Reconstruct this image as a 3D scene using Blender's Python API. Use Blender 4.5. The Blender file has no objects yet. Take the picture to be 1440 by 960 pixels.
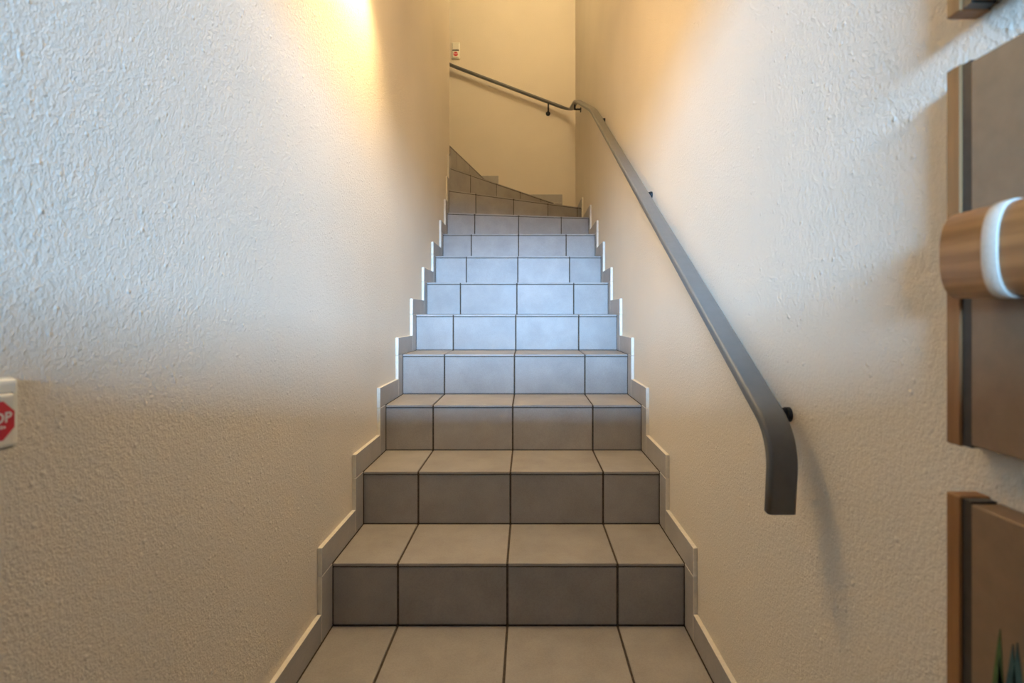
import bpy, bmesh, math, random
from mathutils import Vector, Matrix

random.seed(7)
S = bpy.context.scene
C = S.collection

# ------------------------------------------------------------------ camera
CAM_H = 0.8615
cd = bpy.data.cameras.new('camera')
cam = bpy.data.objects.new('camera', cd)
C.objects.link(cam)
cam.location = (0, 0, CAM_H)
cam.rotation_euler = (math.radians(90), 0, 0)
cd.sensor_width = 36
cd.lens = 725 / 1440 * 36
cd.shift_x = -21.2 / 1440
cd.shift_y = -35.9 / 1440
cd.clip_start = 0.02
cd.dof.use_dof = True
cd.dof.focus_distance = 1.9
cd.dof.aperture_fstop = 4.5
S.camera = cam

# ------------------------------------------------------------------ world, light, exposure
w = bpy.data.worlds.new('sky')
S.world = w
w.use_nodes = True
w.node_tree.nodes['Background'].inputs[0].default_value = (0.55, 0.72, 1.0, 1)
w.node_tree.nodes['Background'].inputs[1].default_value = 0.6

def area(name, loc, direction, sx, sy, power, col):
    l = bpy.data.lights.new(name, 'AREA')
    l.shape = 'RECTANGLE'; l.size = sx; l.size_y = sy; l.energy = power; l.color = col
    o = bpy.data.objects.new(name, l); C.objects.link(o)
    o.location = loc
    o.rotation_euler = Vector(direction).to_track_quat('-Z', 'Z').to_euler()
    return o

# daylight outside the glazed entrance door behind the camera
area('daylight', (0, -20.4, 3.80), (0, 1, -0.11), 21, 3.2, 39500, (0.28, 0.58, 1.0))

vs = S.view_settings
vs.view_transform = 'Standard'; vs.look = 'None'; vs.gamma = 1; vs.use_curve_mapping = False
vs.exposure = 0.0
SCONCE_POWER = 48.0
GLOBE_STRENGTH = 104.0
WARM = (1.0, 0.82, 0.50)
WARM_WALL = (1.0, 0.73, 0.38)

# ------------------------------------------------------------------ dimensions (metres)
XL, XR = -0.5415, 0.4384          # faces of the skirting tiles
WL, WR = -0.5535, 0.4504          # wall faces
D1, RUN, RISE = 1.436, 0.27, 0.17372
YB = 4.80                         # back wall
YE = 3.69                         # end of the left wall
YR = -0.36                        # wall with the entrance door
ZC, ZU = 2.62, 5.1
SK = 0.076                        # skirting height
JX = [-0.360, -0.055, 0.252]      # tile joints across the stair
G = 0.006                         # joint width

# ------------------------------------------------------------------ materials
def mat(name, base, rough=0.5, metal=0.0, spec=0.5):
    m = bpy.data.materials.new(name); m.use_nodes = True
    b = m.node_tree.nodes['Principled BSDF']
    b.inputs['Base Color'].default_value = (*base, 1)
    b.inputs['Roughness'].default_value = rough
    b.inputs['Metallic'].default_value = metal
    b.inputs['Specular IOR Level'].default_value = spec
    return m

def nodes(m):
    nt = m.node_tree
    return nt, nt.nodes['Principled BSDF'], nt.nodes.new, nt.links.new

def noise(m, scale, detail=4, rough=0.55, vec=None):
    nt, b, N, L = nodes(m)
    n = N('ShaderNodeTexNoise'); n.inputs['Scale'].default_value = scale
    n.inputs['Detail'].default_value = detail; n.inputs['Roughness'].default_value = rough
    if vec is not None: L(vec, n.inputs['Vector'])
    return n

def ramp(m, fac, stops):
    nt, b, N, L = nodes(m)
    r = N('ShaderNodeValToRGB'); L(fac, r.inputs[0])
    e = r.color_ramp.elements
    while len(e) < len(stops): e.new(0.5)
    for i, (p, c) in enumerate(stops):
        e[i].position = p; e[i].color = (*c, 1) if len(c) == 3 else c
    return r

def mat_plaster(name, base):
    """woodchip wallpaper under cream paint"""
    m = mat(name, base, 0.75, spec=0.3)
    nt, b, N, L = nodes(m)
    geo = N('ShaderNodeNewGeometry')
    n1 = noise(m, 140, 3, 0.55, geo.outputs['Position'])
    n2 = noise(m, 380, 2, 0.5, geo.outputs['Position'])
    n3 = noise(m, 24, 2, 0.5, geo.outputs['Position'])
    v = N('ShaderNodeTexVoronoi'); v.inputs['Scale'].default_value = 62
    v.inputs['Randomness'].default_value = 1.0
    L(geo.outputs['Position'], v.inputs['Vector'])
    chip = ramp(m, v.outputs['Distance'], [(0.0, (1, 1, 1)), (0.26, (0, 0, 0))])
    a1 = N('ShaderNodeMath'); a1.operation = 'MULTIPLY_ADD'; a1.inputs[1].default_value = 0.7
    L(n1.outputs['Fac'], a1.inputs[0])
    a2 = N('ShaderNodeMath'); a2.operation = 'MULTIPLY'; a2.inputs[1].default_value = 0.45
    L(n2.outputs['Fac'], a2.inputs[0]); L(a2.outputs[0], a1.inputs[2])
    sel = ramp(m, n3.outputs['Fac'], [(0.46, (0, 0, 0)), (0.66, (1, 1, 1))])
    a3 = N('ShaderNodeMath'); a3.operation = 'MULTIPLY'
    L(chip.outputs[0], a3.inputs[0]); L(sel.outputs[0], a3.inputs[1])
    a4 = N('ShaderNodeMath'); a4.operation = 'MULTIPLY_ADD'; a4.inputs[1].default_value = 0.8
    L(a3.outputs[0], a4.inputs[0]); L(a1.outputs[0], a4.inputs[2])
    bp = N('ShaderNodeBump'); bp.inputs['Strength'].default_value = 0.5
    bp.inputs['Distance'].default_value = 0.0056
    L(a4.outputs[0], bp.inputs['Height']); L(bp.outputs[0], b.inputs['Normal'])
    big = noise(m, 2.5, 3, 0.5, geo.outputs['Position'])
    lo = tuple(c * 0.96 for c in base)
    r = ramp(m, big.outputs['Fac'], [(0.35, lo), (0.65, base)])
    L(r.outputs[0], b.inputs['Base Color'])
    return m

def mat_tile(name, dark, light, rough=0.5):
    m = mat(name, light, rough, spec=0.4)
    nt, b, N, L = nodes(m)
    geo = N('ShaderNodeNewGeometry'); info = N('ShaderNodeObjectInfo')
    off = N('ShaderNodeVectorMath'); off.operation = 'ADD'
    sc = N('ShaderNodeMath'); sc.operation = 'MULTIPLY'; sc.inputs[1].default_value = 30
    L(info.outputs['Random'], sc.inputs[0])
    L(geo.outputs['Position'], off.inputs[0]); L(sc.outputs[0], off.inputs[1])
    n1 = noise(m, 7, 6, 0.62, off.outputs[0]); n2 = noise(m, 260, 2, 0.5, off.outputs[0])
    r = ramp(m, n1.outputs['Fac'], [(0.3, dark), (0.7, light)])
    mix = N('ShaderNodeMix'); mix.data_type = 'RGBA'; mix.blend_type = 'MULTIPLY'
    mix.inputs['Factor'].default_value = 0.22
    L(r.outputs[0], mix.inputs[6]); L(n2.outputs['Color'], mix.inputs[7])
    r2 = ramp(m, n2.outputs['Fac'], [(0.35, (0.6, 0.6, 0.6)), (0.6, (1, 1, 1))])
    L(r2.outputs[0], mix.inputs[7])
    hsv = N('ShaderNodeHueSaturation')
    vr = N('ShaderNodeMapRange'); vr.inputs[3].default_value = 0.93; vr.inputs[4].default_value = 1.07
    L(info.outputs['Random'], vr.inputs[0]); L(vr.outputs[0], hsv.inputs['Value'])
    L(mix.outputs[2], hsv.inputs['Color']); L(hsv.outputs[0], b.inputs['Base Color'])
    bp = N('ShaderNodeBump'); bp.inputs['Strength'].default_value = 0.12; bp.inputs['Distance'].default_value = 0.001
    L(n2.outputs['Fac'], bp.inputs['Height']); L(bp.outputs[0], b.inputs['Normal'])
    return m

def mat_wood(name, dark, light, axis='Y', scale=14, rough=0.45):
    m = mat(name, light, rough, spec=0.35)
    nt, b, N, L = nodes(m)
    geo = N('ShaderNodeNewGeometry'); mp = N('ShaderNodeMapping')
    s = [scale * 8] * 3; s['XYZ'.index(axis)] = scale * 0.35
    mp.inputs['Scale'].default_value = s
    L(geo.outputs['Position'], mp.inputs['Vector'])
    n = noise(m, 1.0, 4, 0.6, mp.outputs[0])
    r = ramp(m, n.outputs['Fac'], [(0.3, dark), (0.7, light)])
    L(r.outputs[0], b.inputs['Base Color'])
    bp = N('ShaderNodeBump'); bp.inputs['Strength'].default_value = 0.15; bp.inputs['Distance'].default_value = 0.001
    L(n.outputs['Fac'], bp.inputs['Height']); L(bp.outputs[0], b.inputs['Normal'])
    return m

def mat_speckle(name, base, rough, amount=0.12, scale=60, metal=0.0, spec=0.5):
    m = mat(name, base, rough, metal, spec)
    nt, b, N, L = nodes(m)
    geo = N('ShaderNodeNewGeometry')
    n = noise(m, scale, 3, 0.6, geo.outputs['Position'])
    r = ramp(m, n.outputs['Fac'], [(0.3, tuple(c * (1 - amount) for c in base)), (0.7, tuple(min(1, c * (1 + amount)) for c in base))])
    L(r.outputs[0], b.inputs['Base Color'])
    return m

M_WALL = mat_plaster('woodchip_cream', (0.81, 0.72, 0.59))
M_CEIL = mat_plaster('woodchip_ceiling', (0.86, 0.82, 0.76))
M_TILE = mat_tile('grey_stone_tile', (0.315, 0.29, 0.268), (0.405, 0.378, 0.352), 0.48)
M_SKIRT = mat_tile('grey_skirting_tile', (0.37, 0.345, 0.32), (0.46, 0.43, 0.40), 0.48)
M_EDGE = mat_speckle('cream_tile_edge', (0.80, 0.74, 0.64), 0.7, 0.06, 90)  # skirting tile edges, a paler cream than the grey face
M_GROUT = mat_speckle('brown_grout', (0.085, 0.066, 0.05), 0.9, 0.3, 120, spec=0.2)
M_RAIL = mat_speckle('grey_rail_coating', (0.135, 0.132, 0.122), 0.36, 0.06, 40)
M_BLACK = mat_speckle('black_iron', (0.012, 0.012, 0.012), 0.5, 0.2, 90)
M_IVORY = mat_speckle('ivory_plastic', (0.80, 0.76, 0.64), 0.32, 0.03, 30)
M_RED = mat_speckle('red_print', (0.62, 0.012, 0.03), 0.4, 0.05, 50)
M_WHITE = mat_speckle('white_print', (0.88, 0.85, 0.82), 0.5, 0.03, 50)
M_BATTEN = mat_wood('brown_batten_wood', (0.23, 0.105, 0.035), (0.34, 0.165, 0.062), 'Z', 12)
M_ROLL = mat_wood('bamboo_wood', (0.27, 0.125, 0.04), (0.47, 0.25, 0.095), 'Y', 14, 0.38)
M_PANEL = mat_speckle('brown_board', (0.235, 0.15, 0.085), 0.45, 0.10, 45)
M_CHANNEL = mat_speckle('dark_channel', (0.035, 0.028, 0.022), 0.33, 0.2, 60, metal=0.0)
M_STRAP = mat_speckle('white_strap', (0.66, 0.60, 0.50), 0.8, 0.06, 300)
M_LEAF = mat_speckle('green_leaf_paint', (0.07, 0.13, 0.04), 0.6, 0.3, 60)
M_LEAF2 = mat_speckle('blue_green_leaf_paint', (0.035, 0.085, 0.085), 0.6, 0.3, 60)
M_DOOR = mat_wood('brown_door_wood', (0.16, 0.085, 0.04), (0.24, 0.13, 0.06), 'Z', 6, 0.4)
M_SHADE = mat_speckle('white_ceramic', (0.85, 0.82, 0.76), 0.5, 0.03, 20)

def mat_glass():
    m = bpy.data.materials.new('clear_glass'); m.use_nodes = True
    nt = m.node_tree; nt.nodes.clear()
    o = nt.nodes.new('ShaderNodeOutputMaterial'); t = nt.nodes.new('ShaderNodeBsdfTransparent')
    g = nt.nodes.new('ShaderNodeBsdfGlossy'); g.inputs['Roughness'].default_value = 0.03
    mx = nt.nodes.new('ShaderNodeMixShader'); mx.inputs[0].default_value = 0.06
    nt.links.new(t.outputs[0], mx.inputs[1]); nt.links.new(g.outputs[0], mx.inputs[2])
    nt.links.new(mx.outputs[0], o.inputs[0])
    return m
M_GLASS = mat_glass()

def mat_emit(name, col, strength):
    m = bpy.data.materials.new(name); m.use_nodes = True
    b = m.node_tree.nodes['Principled BSDF']
    b.inputs['Base Color'].default_value = (0.9, 0.85, 0.75, 1)
    b.inputs['Emission Color'].default_value = (*col, 1)
    b.inputs['Emission Strength'].default_value = strength
    return m

# ------------------------------------------------------------------ mesh helpers
def link(name, me, mats, parent=None, loc=None, rot=None):
    o = bpy.data.objects.new(name, me); C.objects.link(o)
    for m in (mats if isinstance(mats, (list, tuple)) else [mats]):
        if len(me.materials) < (len(mats) if isinstance(mats, (list, tuple)) else 1): me.materials.append(m)
    if parent: o.parent = parent
    if loc is not None: o.location = loc
    if rot is not None: o.rotation_euler = rot
    return o

def tag(o, label=None, cat=None, group=None, kind=None):
    if label: o['label'] = label
    if cat: o['category'] = cat
    if group: o['group'] = group
    if kind: o['kind'] = kind
    return o

def empty(name, loc=(0, 0, 0)):
    o = bpy.data.objects.new(name, None); C.objects.link(o); o.location = loc
    o.empty_display_size = 0.05
    return o

def to_mesh(bm, name, smooth=False):
    bmesh.ops.recalc_face_normals(bm, faces=bm.faces)
    me = bpy.data.meshes.new(name); bm.to_mesh(me); bm.free()
    if smooth:
        for p in me.polygons: p.use_smooth = True
    return me

def bm_box(bm, x0, x1, y0, y1, z0, z1):
    v = [bm.verts.new((x, y, z)) for x in (x0, x1) for y in (y0, y1) for z in (z0, z1)]
    for f in ((0, 1, 3, 2), (4, 6, 7, 5), (0, 4, 5, 1), (2, 3, 7, 6), (0, 2, 6, 4), (1, 5, 7, 3)):
        bm.faces.new([v[i] for i in f])

def box_mesh(name, x0, x1, y0, y1, z0, z1, bev=0.0, seg=1):
    bm = bmesh.new(); bm_box(bm, x0, x1, y0, y1, z0, z1)
    bmesh.ops.recalc_face_normals(bm, faces=bm.faces)
    if bev:
        bmesh.ops.bevel(bm, geom=bm.edges[:], offset=bev, segments=seg, profile=0.5, affect='EDGES')
    return to_mesh(bm, name, smooth=False)

_cache = {}
def tile_box(name, x0, x1, y0, y1, z0, z1, parent, m, rotz=0.0, pivot=None, bev=0.0014, edge_axis=None):
    """a bevelled tile, mesh shared between tiles of one size"""
    sx, sy, sz = round(x1 - x0, 4), round(y1 - y0, 4), round(z1 - z0, 4)
    key = (sx, sy, sz, tuple(k.name for k in m) if isinstance(m, list) else m.name)
    if key not in _cache:
        me = box_mesh(name, -sx / 2, sx / 2, -sy / 2, sy / 2, -sz / 2, sz / 2, bev)
        if edge_axis is not None:
            for p in me.polygons:
                p.material_index = 0 if abs(p.normal[edge_axis]) > 0.9 else 1
        _cache[key] = me
    c = Vector(((x0 + x1) / 2, (y0 + y1) / 2, (z0 + z1) / 2))
    if rotz:
        c2 = Matrix.Rotation(rotz, 3, 'Z') @ Vector((c.x, c.y, 0))
        c = Vector((pivot[0] + c2.x, pivot[1] + c2.y, c.z))
    return link(name, _cache[key], m, parent, c, (0, 0, rotz))

def prism(name, poly, z0, z1, bev=0.0):
    bm = bmesh.new()
    lo = [bm.verts.new((x, y, z0)) for x, y in poly]; hi = [bm.verts.new((x, y, z1)) for x, y in poly]
    bm.faces.new(lo[::-1]); bm.faces.new(hi)
    n = len(poly)
    for i in range(n): bm.faces.new((lo[i], lo[(i + 1) % n], hi[(i + 1) % n], hi[i]))
    bmesh.ops.recalc_face_normals(bm, faces=bm.faces)
    if bev: bmesh.ops.bevel(bm, geom=bm.edges[:], offset=bev, segments=1, profile=0.5, affect='EDGES')
    return to_mesh(bm, name)

def clip(poly, p, n):
    """keep the side of the line through p where (q-p).n >= 0"""
    out = []
    for i in range(len(poly)):
        a, b = poly[i], poly[(i + 1) % len(poly)]
        da = (a[0] - p[0]) * n[0] + (a[1] - p[1]) * n[1]; db = (b[0] - p[0]) * n[0] + (b[1] - p[1]) * n[1]
        if da >= 0: out.append(a)
        if (da >= 0) != (db >= 0):
            t = da / (da - db); out.append((a[0] + (b[0] - a[0]) * t, a[1] + (b[1] - a[1]) * t))
    return out

def area2(poly):
    return 0.5 * sum(poly[i][0] * poly[(i + 1) % len(poly)][1] - poly[(i + 1) % len(poly)][0] * poly[i][1] for i in range(len(poly)))

def inset(poly, d):
    if area2(poly) < 0: poly = poly[::-1]
    out = poly[:]
    for i in range(len(poly)):
        a, b = poly[i], poly[(i + 1) % len(poly)]
        ex, ey = b[0] - a[0], b[1] - a[1]; l = math.hypot(ex, ey)
        if l < 1e-6: continue
        n = (-ey / l, ex / l)
        out = clip(out, (a[0] + n[0] * d, a[1] + n[1] * d), n)
        if len(out) < 3: return []
    return out

def cyl(bm, p0, p1, r0, r1=None, seg=20, caps=True):
    r1 = r0 if r1 is None else r1
    p0, p1 = Vector(p0), Vector(p1); d = (p1 - p0).normalized()
    u = d.orthogonal().normalized(); v = d.cross(u)
    A = []; B = []
    for i in range(seg):
        a = 2 * math.pi * i / seg; k = u * math.cos(a) + v * math.sin(a)
        A.append(bm.verts.new(p0 + k * r0)); B.append(bm.verts.new(p1 + k * r1))
    for i in range(seg): bm.faces.new((A[i], A[(i + 1) % seg], B[(i + 1) % seg], B[i]))
    if caps: bm.faces.new(A[::-1]); bm.faces.new(B)

def text_mesh(s, size, depth, bold=0.0):
    cu = bpy.data.curves.new('lettering', 'FONT'); cu.body = s; cu.size = size; cu.extrude = depth
    cu.align_x = 'CENTER'; cu.align_y = 'CENTER'; cu.offset = bold
    o = bpy.data.objects.new('tmp', cu); C.objects.link(o)
    dg = bpy.context.evaluated_depsgraph_get()
    me = bpy.data.meshes.new_from_object(o.evaluated_get(dg))
    bpy.data.objects.remove(o)
    me.materials.clear()
    return me

# ------------------------------------------------------------------ room shell
Z = lambda k: k * RISE
Y = lambda k: D1 + (k - 1) * RUN

# left wall: stair side plus the return along the upper flight, with a rounded corner
r = 0.012
poly = [(WL, YR)] + [(WL - r + r * math.cos(a), YE - r + r * math.sin(a)) for a in [i * math.pi / 12 for i in range(7)]]
poly += [(WL - 0.2, YE), (WL - 0.2, YR)]
tag(link('wall_left', prism('wall_left', poly, -0.1, ZU), M_WALL), kind='structure')
tag(link('wall_upper_side', box_mesh('wall_upper_side', -3.0, WL - 0.2, YE - 0.2, YE, -0.1, ZU), M_WALL), kind='structure')
tag(link('wall_right', box_mesh('wall_right', WR, WR + 0.2, YR, YB, -0.1, ZU), M_WALL), kind='structure')
tag(link('wall_back', box_mesh('wall_back', -3.2, WR + 0.2, YB, YB + 0.2, -0.1, ZU), M_WALL), kind='structure')
tag(link('wall_upper_end', box_mesh('wall_upper_end', -3.2, -3.0, YE - 0.2, YB, -0.1, ZU), M_WALL), kind='structure')
tag(link('ceiling', box_mesh('ceiling', WL - 0.2, WR + 0.2, YR - 0.15, 2.55, ZC, ZC + 0.2), M_CEIL), kind='structure')
tag(link('wall_header', box_mesh('wall_header', WL, WR, 2.40, 2.55, ZC + 0.2, ZU), M_WALL), kind='structure')
tag(link('ceiling_upper', box_mesh('ceiling_upper', -3.2, WR + 0.2, 2.40, YB + 0.2, ZU, ZU + 0.15), M_CEIL), kind='structure')

# wall behind the camera with a glazed entrance door (daylight enters above its solid lower half)
WZ0, WZ1, WX0, WX1 = 0.975, 1.77, -0.48, 0.38
bm = bmesh.new()
bm_box(bm, WL - 0.2, WX0 - 0.06, YR - 0.15, YR, -0.1, ZC)
bm_box(bm, WX1 + 0.06, WR + 0.2, YR - 0.15, YR, -0.1, ZC)
bm_box(bm, WX0 - 0.06, WX1 + 0.06, YR - 0.15, YR, 2.05, ZC)
bm_box(bm, WX0 - 0.06, WX1 + 0.06, YR - 0.15, YR, -0.1, 0.0)
tag(link('wall_rear', to_mesh(bm, 'wall_rear'), M_WALL), kind='structure')
bm = bmesh.new()
bm_box(bm, WX0 - 0.06, WX0, YR - 0.10, YR - 0.05, 0.0, 2.05)
bm_box(bm, WX1, WX1 + 0.06, YR - 0.10, YR - 0.05, 0.0, 2.05)
bm_box(bm, WX0, WX1, YR - 0.10, YR - 0.05, 0.0, WZ0)
bm_box(bm, WX0, WX1, YR - 0.10, YR - 0.05, WZ1, 2.05)
door = tag(link('door_1', to_mesh(bm, 'door_1'), M_DOOR), kind='structure')
link('pane', box_mesh('pane', WX0, WX1, YR - 0.078, YR - 0.072, WZ0, WZ1), M_GLASS, door)
bm = bmesh.new(); cyl(bm, (WX1 + 0.02, YR - 0.05, 1.02), (WX1 + 0.02, YR - 0.005, 1.02), 0.009)
cyl(bm, (WX1 + 0.03, YR - 0.008, 1.02), (WX1 - 0.09, YR - 0.008, 1.02), 0.008)
link('handle', to_mesh(bm, 'handle', True), M_RAIL, door)

# ------------------------------------------------------------------ floor with tiles
floor = tag(link('floor', box_mesh('floor', WL, WR, YR, D1 + 0.004, -0.1, -0.003), M_GROUT), kind='structure')
cols = [XL] + JX + [XR]
y1 = D1
while y1 > YR + 0.02:
    y0 = max(YR, y1 - 0.305)
    for i in range(4):
        a = cols[i] + (G / 2 if i else 0.002); b = cols[i + 1] - (G / 2 if i < 3 else 0.002)
        tile_box('floor_tile', a, b, y0 + G / 2, y1 - G / 2, -0.009, 0.0, floor, M_TILE)
    y1 -= 0.305

# ------------------------------------------------------------------ staircase
stairs = tag(empty('staircase', (0, D1, 0)), 'grey tiled staircase climbing between the walls and winding left at the top', 'staircase')
stairs.location = (0, 0, 0)

def riser_tiles(step, A, B, joints, zlo, zhi):
    """tiles on the riser line A->B, facing the camera side; joints = distances from A"""
    A, B = Vector(A), Vector(B); L = (B - A).length; ang = math.atan2(B.y - A.y, B.x - A.x)
    s = [0] + [j for j in joints if 0.03 < j < L - 0.02] + [L]
    for i in range(len(s) - 1):
        a = s[i] + (G / 2 if i else 0.0015); b = s[i + 1] - (G / 2 if i < len(s) - 2 else 0.0015)
        if ang == 0:
            tile_box('riser_tile', A.x + a, A.x + b, A.y, A.y + 0.007, zlo + 0.002, zhi - 0.0125, step, M_TILE)
        else:
            tile_box('riser_tile', a, b, 0, 0.007, zlo + 0.002, zhi - 0.0125, step, M_TILE, ang, (A.x, A.y))

def tread_tiles(step, poly, A, B, joints, z):
    A, B = Vector(A), Vector(B); d = (B - A).normalized(); L = (B - A).length
    s = [-9] + [j for j in joints] + [9]
    for i in range(len(s) - 1):
        p = poly
        if s[i] > -5:
            q = A + d * (s[i] + G / 2); p = clip(p, (q.x, q.y), (d.x, d.y))
        if len(p) > 2 and s[i + 1] < 5:
            q = A + d * (s[i + 1] - G / 2); p = clip(p, (q.x, q.y), (-d.x, -d.y))
        if len(p) < 3 or abs(area2(p)) < 1e-3: continue
        p = inset(p, 0.0012)
        if len(p) < 3: continue
        cx = sum(q[0] for q in p) / len(p); cy = sum(q[1] for q in p) / len(p)
        me = prism('tread_tile', [(x - cx, y - cy) for x, y in p], -0.009, 0.0, 0.0014)
        link('tread_tile', me, M_TILE, step, (cx, cy, z))

JS = [j - XL for j in JX]
for k in range(1, 9):
    y0 = Y(k); yb = Y(k + 1) if k < 8 else 3.80
    step = link('step', box_mesh('step', WL + 0.002, WR - 0.002, y0 + 0.0015, (yb + 0.0015) if k < 8 else 3.50, Z(k - 1) - 0.003 if k > 1 else -0.003, Z(k) - 0.003), M_GROUT, stairs)
    riser_tiles(step, (XL, y0), (XR, y0), JS, Z(k - 1), Z(k))
    if k < 8:
        for i in range(4):
            a = cols[i] + (G / 2 if i else 0.0015); b = cols[i + 1] - (G / 2 if i < 3 else 0.0015)
            tile_box('tread_tile', a, b, y0 - 0.002, Y(k + 1) - 0.002, Z(k) - 0.009, Z(k), step, M_TILE)

# winders turning left round the end of the left wall
R9 = ((XL, 3.505), (XR, 3.675))
R10 = ((XL, 3.580), (XR, 4.165))
R11 = ((XL, 3.645), (0.250, YB - 0.012))
R12 = ((-0.552, 3.698), (-0.340, YB - 0.012))
R13 = ((-0.610, 3.705), (-0.800, YB - 0.012))
def off(line, d):
    """shift a riser line back by d (to the left of travel A->B)"""
    A, B = Vector(line[0]), Vector(line[1]); n = Vector((-(B - A).y, (B - A).x)).normalized() * d
    return (tuple(A + n), tuple(B + n))
P8 = [(XL, Y(8) - 0.002), (XR, Y(8) - 0.002), R9[1], R9[0]]
P9 = [R9[0], R9[1], R10[1], R10[0]]
P10 = [R10[0], R10[1], (XR, YB - 0.012), R11[1], R11[0]]
P11 = [R11[0], R11[1], R12[1], R12[0]]
P12 = [R12[0], R12[1], R13[1], R13[0]]
step8 = [o for o in stairs.children][-1]
tread_tiles(step8, P8, (XL, 3.3), (XR, 3.3), JS, Z(8))
WJ = {9: (R9, P9, [0.185, 0.490, 0.795], Z(8)), 10: (R10, P10, [0.205, 0.515, 0.82, 1.10], Z(9)),
      11: (R11, P11, [0.215, 0.53, 0.85, 1.17], Z(10)), 12: (R12, P12, [0.14, 0.47, 0.78], Z(11))}
rest = {9: P9 + [], 10: P10, 11: P11, 12: P12}
for k in (9, 10, 11, 12):
    line, P, js, zlo = WJ[k]
    core = off(line, 0.0015)
    nxt = {9: R10, 10: R11, 11: R12, 12: R13}[k]
    nx = off(nxt, 0.010)
    if k == 11: nx = ((-0.550, 3.700), nx[1])      # clear of the wall corner
    pts = [core[0], core[1]] + ([(WR - 0.002, YB - 0.002)] if k == 10 else []) + [nx[1], nx[0]]
    # mortar core, stretched sideways under the skirting
    step = link('step', prism('step', pts, zlo - 0.003, Z(k) - 0.003), M_GROUT, stairs)
    riser_tiles(step, line[0], line[1], js, zlo, Z(k))
    tread_tiles(step, P, line[0], line[1], js, Z(k))
# upper flight running left behind the wall
xs = [-0.80, -1.07, -1.34, -1.61]
JY = [0.30, 0.605, 0.91]
for i, k in enumerate((13, 14, 15, 16)):
    A = R13[0] if k == 13 else (xs[i], YE + 0.012); B = R13[1] if k == 13 else (xs[i], YB - 0.012)
    xe = xs[i + 1] if i < 3 else -3.0
    P = [A, B, (xe, YB - 0.012), (xe, YE + 0.012)]
    step = link('step', prism('step', [(A[0] - 0.003, A[1]), (B[0] - 0.003, B[1]), (xe - (0.003 if i < 3 else -0.002), YB - 0.002), (xe - (0.003 if i < 3 else -0.002), YE + 0.002)], Z(k - 1) - 0.003, Z(k) - 0.003), M_GROUT, stairs)
    riser_tiles(step, A, B, JY, Z(k - 1), Z(k))
    if k < 16:
        tread_tiles(step, P, A, B, JY, Z(k))
    else:
        x = xs[3]
        while x > -2.98:
            x2 = max(-2.995, x - 0.305)
            Q = clip(clip(P, (x - G / 2, 0), (-1, 0)) if x < xs[3] else P, (x2 + G / 2, 0), (1, 0))
            tread_tiles(step, Q, A, B, JY, Z(k)); x -= 0.305

# ------------------------------------------------------------------ skirting tiles along the walls
def skirting(side):
    bb = tag(empty('baseboard_' + side), kind='structure')
    x0, x1 = (WL, XL) if side == 'left' else (XR, WR)
    put = lambda ya, yb, za, zb: tile_box('skirting_tile', x0, x1, ya + 0.0008, yb - 0.0008, za + 0.0008, zb - 0.0008, bb, [M_SKIRT, M_EDGE], bev=0.001, edge_axis=0)
    yr = {k: Y(k) for k in range(1, 9)}
    if side == 'left': yr.update({9: 3.505, 10: 3.580, 11: 3.645})
    else: yr.update({9: 3.675, 10: 4.175})
    f = {k: v - SK for k, v in yr.items()}
    if side == 'right': f[10] = yr[10] - 0.045
    y = f[1]                                   # floor level
    while y > YR + 0.02:
        y2 = max(YR, y - 0.305); put(y2, y, 0, SK); y -= 0.305
    last = max(yr)
    end = YE - 0.012 if side == 'left' else YB - 0.012
    for k in range(1, last + 1):
        yn = f[k + 1] if k < last else end
        if side == 'left' and k >= 9:
            put(f[k], yn, Z(k - 1), Z(k) + SK)       # narrow pieces at the inner end of the winders
        else:
            put(f[k], yr[k], Z(k - 1), Z(k))         # upright piece before the riser
            put(f[k], yn, Z(k), Z(k) + SK)           # piece along the tread
    return bb
skirting('left'); skirting('right')
bb = tag(empty('baseboard_back'), kind='structure')
putb = lambda xa, xb, za, zb: tile_box('skirting_tile', xa + 0.0008, xb - 0.0008, YB - 0.012, YB, za + 0.0008, zb - 0.0008, bb, [M_SKIRT, M_EDGE], bev=0.001, edge_axis=1)
putb(0.329, XR, Z(10), Z(10) + SK)
putb(0.250, 0.329, Z(10), Z(11)); putb(0.03, 0.329, Z(11), Z(11) + 0.08); putb(-0.264, 0.03, Z(11), Z(11) + 0.08)
putb(-0.340, -0.264, Z(11), Z(12)); putb(-0.50, -0.264, Z(12), Z(12) + 0.08); putb(-0.724, -0.50, Z(12), Z(12) + 0.08)
for k, x in zip((13, 14, 15, 16), xs):
    putb(x, x + SK, Z(k - 1), Z(k)); xe = x - 0.27 + SK if k < 16 else -3.0
    putb(xe, x + SK, Z(k), Z(k) + SK)

# ------------------------------------------------------------------ handrail
def fillet(pts, radii, n=8):
    out = [Vector(pts[0])]
    for i in range(1, len(pts) - 1):
        p, a, b = Vector(pts[i]), Vector(pts[i - 1]), Vector(pts[i + 1])
        u, v = (a - p).normalized(), (b - p).normalized()
        t = min(radii[i - 1], (a - p).length * 0.49, (b - p).length * 0.49)
        s, e = p + u * t, p + v * t
        for j in range(n + 1):
            q = j / n; out.append(s * (1 - q) ** 2 + p * 2 * q * (1 - q) + e * q ** 2)
    out.append(Vector(pts[-1]))
    return out

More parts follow.
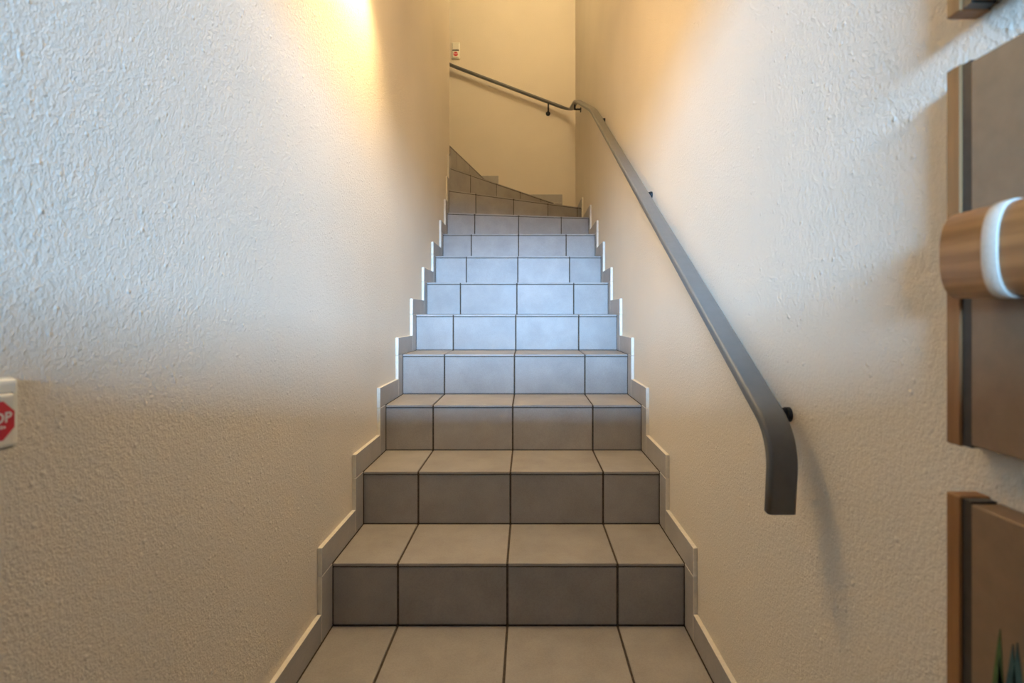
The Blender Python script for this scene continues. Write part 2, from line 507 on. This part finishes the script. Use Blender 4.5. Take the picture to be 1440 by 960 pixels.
def rail_mesh(path, wid, th, rad):
    prof = []
    for cx, cy, a0 in ((1, 1, 0), (-1, 1, 90), (-1, -1, 180), (1, -1, 270)):
        for j in range(5):
            a = math.radians(a0 + j * 22.5)
            prof.append((cx * (wid / 2 - rad) + rad * math.cos(a), cy * (th / 2 - rad) + rad * math.sin(a)))
    bm = bmesh.new(); rings = []
    for i, p in enumerate(path):
        t = (path[min(i + 1, len(path) - 1)] - path[max(i - 1, 0)]).normalized()
        h = Vector((t.x, t.y, 0))
        lat = Vector((h.y, -h.x, 0)).normalized() if h.length > 0.12 else Vector((1, 0, 0))
        if p.y < 3.2: lat = Vector((1, 0, 0))
        up = lat.cross(t).normalized()
        rings.append([bm.verts.new(p + lat * a + up * b) for a, b in prof])
    n = len(prof)
    for A, B in zip(rings, rings[1:]):
        for i in range(n): bm.faces.new((A[i], A[(i + 1) % n], B[(i + 1) % n], B[i]))
    bm.faces.new(rings[0][::-1]); bm.faces.new(rings[-1])
    me = to_mesh(bm, 'rail', True)
    return me

RX = 0.398; TH = 0.020
rail = tag(empty('handrail', (RX, 0.8, 0.0)), 'dark grey flat steel handrail bending round the corner above the stairs', 'handrail')
rail.location = (0, 0, 0)
path = fillet([(RX, 0.812, 0.553), (RX, 0.800, 0.672), (RX, 3.10, 2.098), (RX, 4.15, 2.595), (RX, 4.735, 2.748), (-0.78, 4.735, 3.193), (-1.75, 4.735, 3.72)],
              [0.085, 0.12, 0.15, 0.13, 0.2], 10)
ro = link('rail', rail_mesh(path, 0.045, TH, 0.0065), M_RAIL, rail)
mod = ro.modifiers.new('wn', 'WEIGHTED_NORMAL')

def bracket(p, n, reach, drop=0.03, rad=0.016):
    """rod down from the rail then to a round plate on the wall; n points to the wall"""
    p, n = Vector(p), Vector(n)
    bm = bmesh.new()
    q = p + Vector((0, 0, -drop))
    cyl(bm, p, q, 0.0075, seg=12); cyl(bm, q + Vector((0, 0, 0.004)), q + n * reach + Vector((0, 0, 0.004)), 0.0075, seg=12)
    b = link('bracket', to_mesh(bm, 'bracket', True), M_BLACK, rail)
    bm = bmesh.new()
    e = q + n * reach
    cyl(bm, e - n * 0.007, e, rad, seg=24)
    link('wall_plate', to_mesh(bm, 'wall_plate', False), M_BLACK, b)
def on_rail(y): # straight flight part of the rail
    return 0.672 + (y - 0.800) * (2.098 - 0.672) / (3.10 - 0.800)
for y in (0.885, 1.86, 2.98):
    bracket((RX, y, on_rail(y) - 0.008), (1, 0, 0), WR - RX, 0.024, 0.0125)
bracket((RX, 4.30, 2.625), (1, 0, 0), WR - RX, 0.045, 0.02)
bracket((0.195, 4.735, 2.82), (0, 1, 0), YB - 4.735, 0.078, 0.021)
bracket((-0.85, 4.735, 3.225), (0, 1, 0), YB - 4.735, 0.06)

# ------------------------------------------------------------------ switches with stop signs
def octagon(rad, depth):
    bm = bmesh.new(); pts = [(rad * math.cos(math.radians(22.5 + 45 * i)), rad * math.sin(math.radians(22.5 + 45 * i))) for i in range(8)]
    lo = [bm.verts.new((x, y, 0)) for x, y in pts]; hi = [bm.verts.new((x, y, depth)) for x, y in pts]
    bm.faces.new(hi); bm.faces.new(lo[::-1])
    for i in range(8): bm.faces.new((lo[i], lo[(i + 1) % 8], hi[(i + 1) % 8], hi[i]))
    return to_mesh(bm, 'stop_sign')

def local_box(name, x0, x1, y0, y1, z0, z1, m, parent, bev, seg=3):
    return link(name, box_mesh(name, x0, x1, y0, y1, z0, z1, bev, seg), m, parent)

def place(root, loc, cols_):
    m = Matrix((cols_[0], cols_[1], cols_[2])).transposed().to_4x4(); m.translation = loc
    root.matrix_world = m

sw = tag(empty('light_switch'), 'ivory switch with a red stop sticker on the left wall', 'switch')
local_box('plate', -0.037, 0.037, -0.037, 0.037, 0, 0.023, M_IVORY, sw, 0.006)
local_box('rocker_gap_shade', -0.0292, 0.0304, -0.0350, 0.0238, 0.018, 0.0234, M_CHANNEL, sw, 0.003)  # dark slab standing in for the shadow line round the rocker
rk = local_box('rocker', -0.0275, 0.0288, -0.0333, 0.0218, 0.018, 0.0265, M_IVORY, sw, 0.0035)
og = link('stop_sign', octagon(0.0212, 0.0004), M_RED, rk, (0.0068, -0.0050, 0.0264))
t = link('lettering', text_mesh('STOP', 0.0145, 0.0001, 0.0003), M_WHITE, rk, (0.0060, -0.0025, 0.0269))
bm = bmesh.new(); x = -0.0135
for j, wd in enumerate((0.0022, 0.0016, 0.002, 0.0013, 0.0021, 0.0017, 0.002, 0.0014, 0.0021)):
    bm_box(bm, x, x + wd, -0.0013 - 0.0004 * (j % 2), 0.0009 + 0.0005 * ((j + 1) % 3), 0, 0.0002); x += wd + 0.0010
link('small_print', to_mesh(bm, 'small_print'), M_WHITE, rk, (0.0060, -0.0115, 0.0268))
place(sw, (WL, 0.5035, 0.761), ((0, 1, 0), (0, 0, 1), (1, 0, 0)))

sw2 = tag(empty('light_switch'), 'double switch with a small red stop sticker on the back wall above the handrail', 'switch')
local_box('plate', -0.038, 0.038, -0.076, 0.076, 0, 0.016, M_IVORY, sw2, 0.005)
local_box('rocker_gap_shade', -0.031, 0.031, -0.068, 0.068, 0.012, 0.0163, M_CHANNEL, sw2, 0.002)  # dark slab drawing the shaded outlines of both rockers
local_box('rocker', -0.029, 0.029, 0.006, 0.066, 0.012, 0.021, M_IVORY, sw2, 0.003)
rk = local_box('rocker', -0.029, 0.029, -0.066, -0.006, 0.012, 0.021, M_IVORY, sw2, 0.003)
link('stop_sign', octagon(0.0215, 0.0004), M_RED, rk, (0.0, -0.036, 0.0209))
link('lettering', text_mesh('STOP', 0.0155, 0.0001, 0.0003), M_WHITE, rk, (0.0, -0.034, 0.0214))
place(sw2, (-0.662, YB, 3.325), ((1, 0, 0), (0, 0, 1), (0, -1, 0)))

# ------------------------------------------------------------------ wall panels on the right, near the camera
YP = 0.517                       # far end of the panels
def panel(z0, z1, label, y_near=0.02):
    p = tag(empty('wall_panel'), label, 'wall panel', 'brown panels on the right wall')
    xf = 0.420
    link('batten', box_mesh('batten', xf, WR, YP - 0.017, YP, z0, z1, 0.0012), M_BATTEN, p)
    link('batten', box_mesh('batten', xf, WR, y_near, y_near + 0.017, z0, z1, 0.0012), M_BATTEN, p)
    link('channel', box_mesh('channel', xf + 0.0022, WR - 0.004, YP - 0.027, YP - 0.017, z0 + 0.001, z1 - 0.001), M_CHANNEL, p)
    link('board', box_mesh('board', xf + 0.0015, WR, y_near + 0.017, YP - 0.027, z0 + 0.003, z1 - 0.003, 0.0012), M_PANEL, p)
    return p
panel(1.158, 1.53, 'uppermost brown panel on the right wall, cut off by the top edge')
panel(0.735, 1.106, 'middle brown panel on the right wall behind the strapped wooden roll')
low = panel(0.314, 0.686, 'lowest brown panel on the right wall, painted with green leaves')

def leaf(name, base, length, lean, wid, m):
    bm = bmesh.new(); L_ = []; R_ = []
    for i in range(9):
        q = i / 8; wdt = wid * math.sin(math.pi * (0.08 + 0.92 * q)) * (1 - 0.3 * q)
        y = base[0] + lean * q * q; z = base[1] + length * q
        L_.append((y - wdt, z)); R_.append((y + wdt, z))
    pts = L_ + R_[::-1]
    a = [bm.verts.new((0.4215, y, z)) for y, z in pts]; b = [bm.verts.new((0.4208, y, z)) for y, z in pts]
    n = len(pts)
    for i in range(n): bm.faces.new((a[i], a[(i + 1) % n], b[(i + 1) % n], b[i]))
    for i in range(8):
        for s in (a, b): bm.faces.new((s[i], s[i + 1], s[n - 2 - i], s[n - 1 - i]))
    link(name, to_mesh(bm, name), m, low)
for i, (by, ln, le, wd, m) in enumerate(((0.463, 0.168, -0.004, 0.0085, M_LEAF), (0.456, 0.145, 0.004, 0.008, M_LEAF2), (0.450, 0.162, -0.003, 0.0105, M_LEAF2),
                                         (0.441, 0.166, 0.002, 0.0110, M_LEAF2), (0.434, 0.165, -0.006, 0.0080, M_LEAF), (0.424, 0.155, -0.010, 0.0080, M_LEAF2),
                                         (0.412, 0.165, -0.015, 0.0080, M_LEAF), (0.400, 0.150, -0.022, 0.0080, M_LEAF2))):
    leaf('painted_leaf', (by, 0.415), ln, le, wd, m)

# flattened wooden roll with its strap
def oval(y0, y1, a, b, xc, zc, name, bev=0.002, seg=40):
    bm = bmesh.new(); prof = [(y0, 1 - bev / b), (y0 + bev, 1), (y1 - bev, 1), (y1, 1 - bev / b)]
    rings = []
    for y, s in prof:
        rings.append([bm.verts.new((xc + a * s * math.copysign(abs(math.cos(t)) ** 0.75, math.cos(t)), y, zc + b * s * math.copysign(abs(math.sin(t)) ** 0.8, math.sin(t))))
                      for t in [2 * math.pi * i / seg for i in range(seg)]])
    for A, B in zip(rings, rings[1:]):
        for i in range(seg): bm.faces.new((A[i], A[(i + 1) % seg], B[(i + 1) % seg], B[i]))
    bm.faces.new(rings[0][::-1]); bm.faces.new(rings[-1])
    return to_mesh(bm, name, True)
roll = tag(empty('wooden_roll'), 'brown bamboo roll tied with a white strap across the middle panel', 'roll')
link('roll_body', oval(0.10, 0.4775, 0.0195, 0.0392, 0.4000, 0.9165, 'roll_body'), M_ROLL, roll)
link('strap', oval(0.4165, 0.4315, 0.0208, 0.0406, 0.4000, 0.9165, 'strap', 0.0006), M_STRAP, roll)

# ------------------------------------------------------------------ lamps (above the picture)
sc = tag(empty('wall_lamp', (WL, 1.55, 2.2)), 'white half-round wall lamp on the left wall above the lower steps', 'lamp')
bm = bmesh.new(); N_ = 24; ra, rb = 0.315, 0.155
for dz0, dz1 in ((-0.13, 0.09),):
    rows = []
    for (s, z) in ((1.0, dz0), (1.0, dz1), (0.96, dz1), (0.96, dz0)):
        rows.append([bm.verts.new((ra * s * math.sin(math.pi * i / N_), rb * s * math.cos(math.pi * i / N_), z)) for i in range(N_ + 1)])
    for j in range(4):
        A, B = rows[j], rows[(j + 1) % 4]
        for i in range(N_): bm.faces.new((A[i], A[i + 1], B[i + 1], B[i]))
link('lamp_shade', to_mesh(bm, 'lamp_shade'), M_SHADE, sc)
bm = bmesh.new(); cyl(bm, (0, 0, 0.09), (0.22, 0, 0.09), 0.012); cyl(bm, (0.22, 0, 0.07), (0.22, 0, 0.10), 0.016)
link('socket', to_mesh(bm, 'socket', True), M_SHADE, sc)
pl = bpy.data.lights.new('wall_lamp_bulb', 'POINT'); pl.energy = SCONCE_POWER; pl.color = WARM_WALL; pl.shadow_soft_size = 0.075
po = bpy.data.objects.new('wall_lamp_bulb', pl); C.objects.link(po); po.parent = sc; po.location = (0.22, 0, 0.03)

gl = tag(empty('pendant_lamp', (0.0, 3.1, 4.30)), 'round frosted pendant lamp hanging above the turn of the stairs', 'lamp')
bm = bmesh.new(); cyl(bm, (0, 0, 0.12), (0, 0, ZU - 4.30 - 0.02), 0.004, seg=10)
link('cord', to_mesh(bm, 'cord', True), M_BLACK, gl)
bm = bmesh.new(); cyl(bm, (0, 0, ZU - 4.30 - 0.03), (0, 0, ZU - 4.30), 0.05, seg=24)
link('ceiling_rose', to_mesh(bm, 'ceiling_rose'), M_SHADE, gl)
bm = bmesh.new(); cyl(bm, (0, 0, 0.095), (0, 0, 0.135), 0.03, 0.02, seg=20)
link('lamp_holder', to_mesh(bm, 'lamp_holder'), M_SHADE, gl)
bm = bmesh.new(); bmesh.ops.create_uvsphere(bm, u_segments=28, v_segments=16, radius=0.10)
link('lamp_globe', to_mesh(bm, 'lamp_globe', True), mat_emit('lit_frosted_glass', WARM, GLOBE_STRENGTH), gl)
